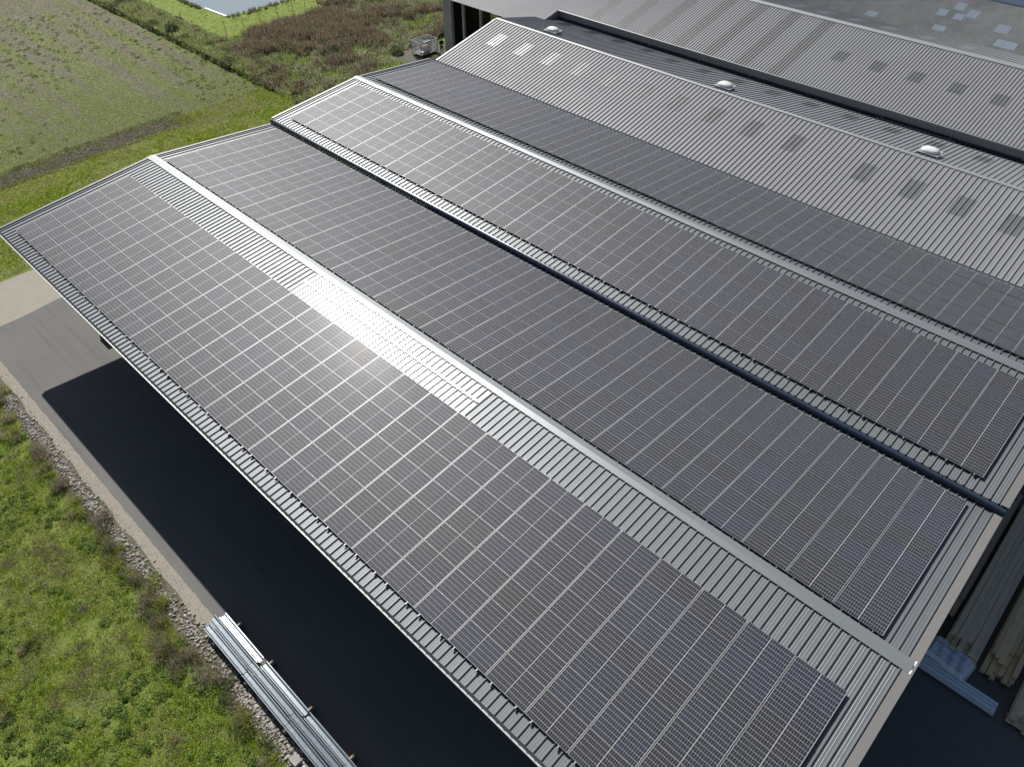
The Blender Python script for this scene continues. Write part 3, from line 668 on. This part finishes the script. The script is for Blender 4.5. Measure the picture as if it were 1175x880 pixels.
# unseen packs under the left end of the roof, added to throw the stepped shadow
for k, (x, y, L, n, z) in enumerate([(-.95, -7.85, 5.0, 5, 7), (1.2, -7.8, 4.6, 5, 11)]):
    root = empty('board_pack', (x+.6, y+L/2, 0)); tag(root, ['lower pack of boards under the left end of the front shed', 'taller pack of boards under the left end of the front shed'][k], 'board pack', 'board packs inside the front shed')
    for j in range(z//2):
        b = MB(); b.box(x, x+1.2, y+.03*j, y+L, .02+j*.42, .40+j*.42); b.build('board_bundle', M['timber_grey'], root)

# ------------------------------------------------------------------ mesh cage, person, fence
cg = tag(empty('wire_cage', (-18.2, 38.1, 0)), 'galvanised mesh cage holding junk on the rough ground before the open barn', 'cage')
x0, x1, y0, y1, zt = -19.0, -17.4, 36.9, 39.3, 1.5
b = MB()
for x in (x0, x1):
    for y in (y0, y1): b.tube((x, y, 0), (x, y, zt), .035, n=6)
for z in (.25, zt):
    b.tube((x0, y0, z), (x1, y0, z), .035, n=6); b.tube((x0, y1, z), (x1, y1, z), .035, n=6); b.tube((x0, y0, z), (x0, y1, z), .035, n=6); b.tube((x1, y0, z), (x1, y1, z), .035, n=6)
b.build('cage_frame', M['palegalv'], cg)
for nm, (a, c_) in dict(mesh_front=((x0, y0), (x1, y0)), mesh_back=((x0, y1), (x1, y1)), mesh_left=((x0, y0), (x0, y1)), mesh_right=((x1, y0), (x1, y1))).items():
    b = MB(); n = 16
    for i in range(1, n):
        f = i/n; p = (a[0]+(c_[0]-a[0])*f, a[1]+(c_[1]-a[1])*f); b.tube((*p, .26), (*p, zt), .014, n=4)
    for i in range(1, 8): z = .26+(zt-.26)*i/8; b.tube((*a, z), (*c_, z), .014, n=4)
    b.build('mesh_panel', M['palegalv'], cg)
b = MB(); b.box(x0+.04, x1-.04, y0+.04, y1-.04, .18, .22); b.build('base_plate', M['steel_grey'], cg)
for nm, lab, m, bx in (('cardboard_box', 'brown box standing inside the mesh cage', 'brown', (-18.3, -17.8, 37.5, 38.3, .23, .95)), ('white_tub', 'white tub lying low in the mesh cage', 'white', (-18.0, -17.5, 37.1, 37.45, .23, .55)), ('scrap_crate', 'dark crate at the back of the mesh cage', 'steel_dark', (-18.8, -18.3, 38.2, 39.1, .23, 1.1))):
    b = MB(); a = bx; b.box(*a[:4], a[4], a[5]-.06); b.box(a[0]-.02, a[1]+.02, a[2]-.02, a[3]+.02, a[5]-.058, a[5]); tag(b.build(nm, M[m]), lab, nm.split('_')[1])

def skinned(name, pts, edges, mat, parent=None, loc=(0, 0, 0), lv=2):
    me = bpy.data.meshes.new(name); me.from_pydata([p[:3] for p in pts], edges, []); o = bpy.data.objects.new(name, me); COL.objects.link(o)
    m = o.modifiers.new('skin', 'SKIN'); m.use_smooth_shade = True
    lay = me.skin_vertices[0] if me.skin_vertices else None
    if lay is None:
        bm = bmesh.new(); bm.from_mesh(me); bm.verts.layers.skin.verify(); bm.to_mesh(me); bm.free(); lay = me.skin_vertices[0]
    for i, p in enumerate(pts): lay.data[i].radius = (p[3], p[4] if len(p) > 4 else p[3])
    lay.data[0].use_root = True
    s = o.modifiers.new('sub', 'SUBSURF'); s.levels = lv; s.render_levels = lv
    me.materials.append(mat)
    if parent: o.parent = parent
    o.location = loc
    return o
# body: x right, -y forward. facing the camera side
bp = [(0, 0, .95, .15, .12), (0, 0, 1.15, .145, .11), (0, 0, 1.38, .17, .115), (0, 0, 1.48, .09, .08), (0, -.01, 1.55, .055, .055),
      (.19, 0, 1.42, .065), (.27, -.03, 1.16, .045), (.12, -.27, 1.12, .034), (-.19, 0, 1.42, .065), (-.27, -.03, 1.16, .045), (-.12, -.27, 1.12, .034),
      (.10, 0, .86, .095), (.11, -.02, .48, .062), (.12, .01, .09, .045), (.13, -.14, .04, .04), (-.10, 0, .86, .095), (-.12, -.02, .48, .062), (-.14, .01, .09, .045), (-.15, -.14, .04, .04)]
be = [(0, 1), (1, 2), (2, 3), (3, 4), (2, 5), (5, 6), (6, 7), (2, 8), (8, 9), (9, 10), (0, 11), (11, 12), (12, 13), (13, 14), (0, 15), (15, 16), (16, 17), (17, 18)]
pr = tag(empty('person', (-16.55, 39.1, 0.01), math.radians(62)), 'person in dark clothes standing by the barn corner, both hands on a small controller', 'person')
body = skinned('body', bp, be, M['cloth'], pr)
hd = [(0, -.01, 1.60, .06, .07), (0, -.015, 1.68, .075, .092), (0, -.01, 1.755, .07, .088)]
skinned('head', hd, [(0, 1), (1, 2)], M['skin'], pr)
b = MB(); bm = bmesh.new(); bmesh.ops.create_uvsphere(bm, u_segments=16, v_segments=10, radius=1)
for v in list(bm.verts):
    if v.co.z < -.1 and v.co.y < .3: bm.verts.remove(v)
for v in bm.verts: v.co = Vector((v.co.x*.088, v.co.y*.105+.005, v.co.z*.105+1.735))
me = bpy.data.meshes.new('hair'); bm.to_mesh(me); bm.free(); me.materials.append(M['hair']); o = bpy.data.objects.new('hair', me); COL.objects.link(o); o.parent = pr
for sx in (-1, 1):
    b = MB()
    b.hexa([(sx*.12-.035, -.36, 1.10), (sx*.12+.035, -.36, 1.10), (sx*.12+.03, -.27, 1.10), (sx*.12-.03, -.27, 1.10)], [(sx*.12-.035, -.36, 1.13), (sx*.12+.035, -.36, 1.13), (sx*.12+.03, -.27, 1.135), (sx*.12-.03, -.27, 1.135)])
    for i, L in enumerate((.06, .075, .08, .065)):
        fx = sx*.12-.03+.02*i; b.tube((fx, -.36, 1.115), (fx-sx*.012, -.36-L*.6, 1.11), .009, .008, 6); b.tube((fx-sx*.012, -.36-L*.6, 1.11), (fx-sx*.03, -.36-L*.75, 1.09), .008, .006, 6)
    b.tube((sx*.085, -.31, 1.12), (sx*.05, -.34, 1.15), .011, .009, 6)
    o = b.build('hand', M['skin'], pr, origin=(0, 0, 0)); 
b = MB(); b.box(-.11, .11, -.44, -.35, 1.135, 1.165); b.tube((0, -.45, 1.16), (0, -.5, 1.25), .006)
o = b.build('remote_controller', M['white'], None, origin=(0, 0, 0)); c_, s_ = math.cos(pr.rotation_euler.z), math.sin(pr.rotation_euler.z)
o.location = pr.location; o.rotation_euler = pr.rotation_euler; tag(o, 'small remote controller held in the hands of the dark dressed person', 'controller')

fc = tag(empty('fence', (-39, 30, 0)), 'thin wire fence on slim dark posts between the pond meadow and the scrub', 'fence')
fp = [(-53, 24.2), (-45.7, 24.2), (-40.3, 22.9), (-38.1, 23.0), (-38.7, 25.8), (-38.5, 28.0), (-38.8, 30.5), (-38.3, 32.6), (-39.9, 35.7), (-40.5, 37.9), (-41.0, 42.0)]
for i, (x, y) in enumerate(fp):
    b = MB(); b.tube((x, y, 0), (x+random.uniform(-.08, .08), y, 1.75), .03, .025, 6); b.build('post', M['postwood'], fc)
b = MB()
for (xa, ya), (xb, yb) in zip(fp, fp[1:]):
    for z in (.5, 1.0, 1.5): b.tube((xa, ya, z), (xb, yb, z), .008, n=3)
b.build('wire', M['steel_dark'], fc)

# ------------------------------------------------------------------ vegetation
G1 = [(.33, .43, .035), (.38, .46, .04), (.26, .37, .03), (.45, .48, .08), (.19, .28, .04)]
G2 = [(.37, .40, .08), (.43, .41, .15), (.50, .45, .27), (.32, .37, .08)]
DRY = [(.36, .31, .24), (.29, .25, .19), (.42, .37, .29), (.24, .20, .15)]
RED = [(.21, .14, .11), (.25, .17, .13), (.17, .13, .09), (.32, .25, .19), (.22, .25, .11)]
near = lambda P: (P[:, 1] < -15.0-.25*vnoise(P, 1.5, 4)) 
# near meadow
Pn = scatter(260000, -14, 37, -34, -14.9, test=near, m=40, seed=2); dens = vnoise(Pn, 1.1, 7)*.6+vnoise(Pn, .35, 8)*.4
A = Pn[rng.uniform(0, 1, len(Pn)) < np.clip((dens-.10)/.35, .15, 1)]; n1 = vnoise(A, 2.3, 9)*.5+vnoise(A, .6, 10)*.5
veg = [blades(A[n1 < .5], 4, .04, .12, .022, 1.1, .07, G1, .22, 3), blades(A[n1 >= .5], 4, .03, .10, .02, 1.2, .08, G2+G1[:2], .25, 4)]
Pw = scatter(9000, -14, 37, -34, -15.0, test=near, m=40, seed=5); k = vnoise(Pw, 1.6, 12)*.6+vnoise(Pw, .6, 22)*.4+.08*rng.normal(0, 1, len(Pw))
veg.append(leaves(Pw[k > .58], 40, .045, .2, .22, [(.130, .215, .046), (.169, .260, .058), (.111, .182, .046), (.247, .338, .104)], .25, 6))
veg.append(blades(Pw[k < .40], 30, .08, .26, .014, 1.1, .24, DRY+[(.26, .20, .17)], .2, 7))
V, T, C_ = merge(veg); tag(np_mesh('meadow_grass', V, T, C_, M['leaf']), 'rough bright green grass with weeds beside the rubble strip', 'grass', kind='stuff')
# strip beside the shed and field tufts
veg = []
side = lambda P: (P[:, 0] < -8.2-.3*vnoise(P, .8, 2)) & (P[:, 1] < 30+0*P[:, 0]) & ~((P[:, 0] < -23.4) & (P[:, 1] < 20.5))
Pf = scatter(110000, -27, -7.8, -22, 30, test=side, m=30, seed=12); kk = vnoise(Pf, 3, 3)*.5+vnoise(Pf, .9, 5)*.5; onr = (Pf[:, 0] < -21.9) & (Pf[:, 1] < 10)
Pf = Pf[(rng.uniform(0, 1, len(Pf)) < np.clip((kk-.1)/.3, .2, 1)) & ~((Pf[:, 0] < -21.7) & (Pf[:, 1] < 11) & (kk < .75))]; kk = vnoise(Pf, 2.5, 6)*.6+vnoise(Pf, .7, 16)*.4+.12*rng.normal(0, 1, len(Pf))
veg.append(blades(Pf[kk < .47], 4, .04, .14, .045, .9, .14, G1+[(.17, .24, .03)], .22, 13)); veg.append(blades(Pf[kk >= .47], 4, .04, .15, .04, .9, .14, G2, .2, 14))
fld = lambda P: (P[:, 0] < -23) & ((P[:, 0] < -24.0) | (P[:, 1] > 10)) & (P[:, 1] < 20.4)
Pq = scatter(150000, -80, -22.5, -14, 20.5, test=fld, m=20, seed=15)
rowv = vnoise(Pq*np.array([.05, 1, 1]), 1.3, 6)*.5+vnoise(Pq, 5, 8)*.3+vnoise(Pq, .9, 18)*.2+(Pq[:, 0]+38)*.010+.20*np.sin(2*np.pi*(Pq[:, 1]+.01*Pq[:, 0])/3.1+1.5*np.sin(Pq[:, 1]*.3))*np.clip((-25-Pq[:, 0])/10, 0, 1)+.10*np.sin(2*np.pi*Pq[:, 1]/1.1)
rr = rng.uniform(0, 1, len(Pq)); gk = rr < np.clip((rowv-.40)/.16, 0.04, .85)
veg.append(blades(Pq[gk], 3, .03, .12, .05, 1.1, .16, [(.36, .46, .11), (.41, .49, .15), (.46, .49, .21), (.30, .40, .10)], .18, 16))
veg.append(blades(Pq[~gk & (rr < .8)], 3, .02, .09, .045, 1.1, .18, [(.40, .36, .27), (.28, .25, .19), (.46, .42, .34), (.26, .27, .14)], .2, 17))
Pd = scatter(1800, -75, -22.5, -10, 20.4, test=fld, m=20, seed=19)
veg.append(leaves(Pd[rng.uniform(0, 1, len(Pd)) < np.clip((vnoise(Pd, 6, 3)-.3)*1.5, 0, 1)], 22, .07, .15, .28, [(.10, .16, .04), (.13, .19, .05), (.18, .23, .07)], .2, 20))
Pt = scatter(9000, -24.6, -21.2, -14, 12, m=20, seed=66); veg.append(blades(Pt, 4, .03, .12, .04, 1.1, .16, [(.24, .19, .14), (.17, .14, .10), (.30, .25, .19), (.20, .24, .08)], .25, 67))
V, T, C_ = merge(veg); tag(np_mesh('field_grass', V, T, C_, M['leaf']), 'patchy grass and stubble over the field and beside the shed', 'grass', kind='stuff')
# bank
def zb(P): return np.where((P[:, 1] > 20.9) & (P[:, 1] < 23), .5, .2)
bk = lambda P: (P[:, 1] > 20.7+.2*vnoise(P, 1, 3)) & (P[:, 1] < 24.8)
Pb = scatter(30000, -110, -24, 20.6, 24.8, test=bk, m=20, seed=22); Pb[:, 2] = zb(Pb)*np.clip((-22-Pb[:, 0])/6, .1, 1)*.9; kk = vnoise(Pb, 1.2, 4)
veg = [blades(Pb[kk < .6], 5, .12, .42, .06, .8, .22, [(.288, .348, .120), (.336, .372, .168), (.396, .384, .228), (.240, .312, .096)], .2, 23), leaves(Pb[(kk > .72)][:700], 30, .09, .35, .35, [(.08, .12, .04), (.12, .15, .06)], .25, 24), blades(Pb[kk >= .6], 6, .12, .4, .05, .8, .2, DRY+G2, .2, 25)]
V, T, C_ = merge(veg); tag(np_mesh('bank_grass', V, T, C_, M['leaf']), 'long rough grass standing on the bank along the ditch', 'grass', kind='stuff')
# pasture round the pond
ps = lambda P: (P[:, 0] < -37.2) & (P[:, 1] > 24.4) & ~((P[:, 0] < -44.2) & (P[:, 1] > 29.2)) 
Pp = scatter(26000, -100, -37, 24.4, 60, test=ps, m=10, seed=31); V, T, C_ = blades(Pp, 4, .03, .08, .09, 1.2, .2, [(.26, .36, .035), (.22, .32, .03), (.30, .39, .05)], .15, 32)
tag(np_mesh('pasture_grass', V, T, C_, M['leaf']), 'short bright green grass round the pond', 'grass', kind='stuff')
Pe = np.concatenate([np.c_[rng.uniform(-44.8, -43.7, 260), rng.uniform(29.4, 62, 260), np.zeros(260)], np.c_[rng.uniform(-80, -49.8, 300), rng.uniform(28.4, 28.9, 300), np.zeros(300)]])
V, T, C_ = blades(Pe, 12, .15, .5, .06, .6, .2, [(.14, .16, .08), (.20, .19, .11), (.12, .15, .06)], .2, 33); tag(np_mesh('reeds', V, T, C_, M['leaf']), 'tufts of rough reeds along the pond edge', 'reeds', kind='stuff')
# scrub between fence and barn
scr = lambda P: (P[:, 0] > -41) & (P[:, 0] < -8.5) & (P[:, 1] > 20.8) & ~((P[:, 0] < -38) & (P[:, 1] < 40)) & ~((P[:, 0] > -24.5) & (P[:, 1] > 34.4)&(P[:,0]>-20.6)) & ((P[:, 0] < -17) | (P[:, 1] < 31))
Ps = scatter(56000, -41, -8, 20.8, 62, test=scr, m=20, seed=41)
red = np.exp(-(((Ps[:, 0]+33.5)/6.0)**2+((Ps[:, 1]-36)/8)**2)*.9)-.10-.04+1.0*(vnoise(Ps, 2.6, 5)-.5)+.9*(vnoise(Ps, 1.3, 15)-.5)+.22*rng.normal(0, 1, len(Ps))
g = vnoise(Ps, 1.6, 8)+.15*rng.normal(0, 1, len(Ps))
veg = [leaves(Ps[(red > .42)][:5200], 26, .09, .75, .38, [(.17, .12, .095), (.22, .155, .12), (.16, .15, .09), (.19, .23, .10)], .25, 42),
       blades(Ps[red > .46], 7, .4, 1.25, .05, .35, .25, RED, .25, 43),
       blades(Ps[(red <= .46) & (g < .5)], 6, .1, .35, .06, .7, .2, [(.277, .374, .081), (.342, .423, .114), (.227, .308, .081)], .2, 44),
       blades(Ps[(red <= .46) & (g >= .5)], 7, .15, .6, .05, .5, .2, [(.315, .330, .180), (.405, .375, .240), (.255, .300, .135), (.450, .405, .300)], .2, 45),
       leaves(Ps[(red < .3) & (g > .6)][:1400], 22, .10, .5, .4, [(.110, .160, .060), (.140, .190, .080), (.180, .200, .110)], .250, 46)]
V, T, C_ = merge(veg); tag(np_mesh('scrub', V, T, C_, M['leaf']), 'rough scrub of green weeds and reddish brown dead stalks before the barn', 'scrub', kind='stuff')
# countable bushes and dry clumps
def bush(x, y, rad, h, pal, label, n=900, leaf=.09, name='shrub', cat='shrub', group=None, seed=0):
    root = tag(empty(name, (x, y, 0)), label, cat, group)
    V, T, C_ = leaves(np.array([[0, 0, .1]]), n, leaf, h, rad, pal, .28, seed); np_mesh('foliage', V, T, C_, M['leaf'], parent=root)
    b = MB(); r = random.Random(seed)
    for i in range(6): a = i*1.05; b.tube((0, 0, 0), (math.cos(a)*rad*.6, math.sin(a)*rad*.6, h*.7), .02, .008, 5)
    b.build('stems', M['postwood'], root, origin=(0, 0, 0)); return root
bush(-25.8, 31.4, .95, 1.1, [(.10, .16, .10), (.14, .19, .13), (.07, .11, .07)], 'round dark blue green bush at the near edge of the reddish scrub', 1800, .08, seed=1)
bush(-43.6, 21.8, .8, 1.3, [(.07, .11, .04), (.09, .13, .05)], 'small dark bush on the ditch bank', 900, .10, seed=2)
bush(-36.6, 22.6, .9, .9, [(.11, .15, .06), (.14, .18, .07)], 'low bush beside the corner of the wire fence', 700, .10, seed=3)
bush(-20.6, 36.0, .8, .7, [(.11, .17, .07), (.15, .19, .09)], 'low green bush beside the mesh cage', 600, .09, seed=4)
dc = [(6.2, -15.1), (8.1, -15.5), (3.9, -14.9), (11.4, -15.1), (13.2, -15.4), (19.7, -15.4), (21.4, -15.1), (22.9, -15.2), (25.4, -16.0), (26.5, -15.9), (26.7, -15.4), (28.0, -15.3), (16.9, -15.0), (15.6, -15.4), (30.6, -15.2), (29.3, -15.0), (23.2, -21.8), (20.9, -20.1), (32.4, -15.3), (18.4, -15.1), (9.8, -15.0), (24.2, -15.5), (1.8, -14.9)]
dcl = []
for i, (x, y) in enumerate(dc):
    root = empty('weed_clump', (x, y, 0)); tag(root, 'tangled clump of dry grey brown weeds along the rubble strip', 'weeds', 'dry weed clumps along the rubble strip')
    if 16 <= i <= 17: tag(root, ['low dark weed clump in the grass at the left picture edge', 'broad weed clump in the grass left of the rubble strip'][i-16], 'weeds'); root['group'] = 'weed clumps in the meadow'
    s = .7+.5*random.random(); green = random.random() < .35 or 16 <= i <= 17
    pal = [(.12, .17, .06), (.16, .20, .08)] if green else DRY
    r9 = np.random.default_rng(300+i); nc = r9.integers(4, 8); ctr = np.c_[r9.normal(0, .42*s, nc), r9.normal(0, .24*s, nc), np.zeros(nc)]
    parts = [blades(ctr, 110, .10*s, .75*s, .016, .9, .34*s, pal+DRY[:1]+G2[:1], .28, 50+i), leaves(ctr, 60, .03, .34*s, .32*s, pal+G2[:2], .3, 90+i)]
    V, T, C_ = merge(parts); np_mesh('dead_stalks' if not green else 'foliage', V, T, C_, M['leaf'], parent=root)
# rubble
def stones(P, smin, smax, seed):
    r = np.random.default_rng(seed); N = len(P)
    ico = bmesh.new(); bmesh.ops.create_icosphere(ico, subdivisions=1, radius=1); v0 = np.array([v.co[:] for v in ico.verts]); f0 = np.array([[v.index for v in f.verts] for f in ico.faces]); ico.free()
    s = smin+(smax-smin)*r.uniform(0, 1, N)**2.2; sc_ = s[:, None]*r.uniform(.55, 1.2, (N, 3))*np.array([1, 1, .7])
    V = v0[None]*r.uniform(.75, 1.2, (N, len(v0), 1)); V = V*sc_[:, None]; a = r.uniform(0, 6.28, N); ca, sa = np.cos(a), np.sin(a)
    X_ = V[..., 0]*ca[:, None]-V[..., 1]*sa[:, None]; Y_ = V[..., 0]*sa[:, None]+V[..., 1]*ca[:, None]; V = np.stack([X_, Y_, V[..., 2]], -1)+(P+np.c_[np.zeros((N, 2)), s*.3])[:, None]
    T = (f0[None]+np.arange(N)[:, None, None]*len(v0)).reshape(-1, 3)
    pal = np.array([(.279, .254, .221), (.344, .328, .295), (.230, .205, .172), (.205, .205, .205), (.312, .262, .205), (.394, .377, .353)]); c = pal[r.integers(0, len(pal), N)]*r.uniform(.8, 1.15, (N, 1))
    return V.reshape(-1, 3), T, np.repeat(c, len(v0), 0)
def strip_pts(n, x0, x1, yc, sd, seed):
    r = np.random.default_rng(seed); return np.c_[r.uniform(x0, x1, n), yc+r.normal(0, sd, n), np.zeros(n)]
A = np.concatenate([strip_pts(10500, -6, 42, -14.66, .19, 1), strip_pts(2600, 28, 42, -14.7, .28, 3)])
A = A[rng.uniform(0, 1, len(A)) < .35+.65*vnoise(A, .9, 44)]
parts = [stones(A, .018, .10, 5), stones(strip_pts(7000, -7, 42, -14.22, .12, 2), .008, .025, 6), stones(np.c_[rng.uniform(-8, 42, 14000), rng.uniform(-14.25, -13.66, 14000), np.full(14000, .008)], .005, .016, 77), stones(np.c_[rng.uniform(-3.5, 42, 1500), -13.95+rng.normal(0, .14, 1500), np.zeros(1500)], .006, .016, 8)]
V, T, C_ = merge(parts); tag(np_mesh('rubble_stones', V, T, C_, M['stone']), 'strip of loose pale rubble stones between the sand and the meadow', 'stones', kind='stuff')

# ------------------------------------------------------------------ light
SUN = Vector((-.665, .296, .685)).normalized()
ld = bpy.data.lights.new('sun', 'SUN'); ld.energy = 5.0; ld.angle = math.radians(.53); ld.color = (1.0, .968, .925)
lo = bpy.data.objects.new('sun', ld); COL.objects.link(lo); lo.rotation_euler = SUN.to_track_quat('Z', 'Y').to_euler(); lo.location = (0, 0, 60)
w = bpy.data.worlds.new('World'); sc.world = w; w.use_nodes = True; nt = w.node_tree
sky = nt.nodes.new('ShaderNodeTexSky'); sky.sky_type = 'NISHITA'; sky.sun_disc = False
sky.sun_elevation = math.asin(SUN.z); sky.sun_rotation = math.atan2(SUN.x, SUN.y) % (2*math.pi); sky.air_density = .75; sky.dust_density = 1.0; sky.ozone_density = 1.0
nt.links.new(sky.outputs[0], nt.nodes['Background'].inputs[0]); nt.nodes['Background'].inputs[1].default_value = .058
vs = sc.view_settings; vs.view_transform = 'Standard'; vs.look = 'None'; vs.exposure = .30; vs.gamma = 1; vs.use_curve_mapping = False
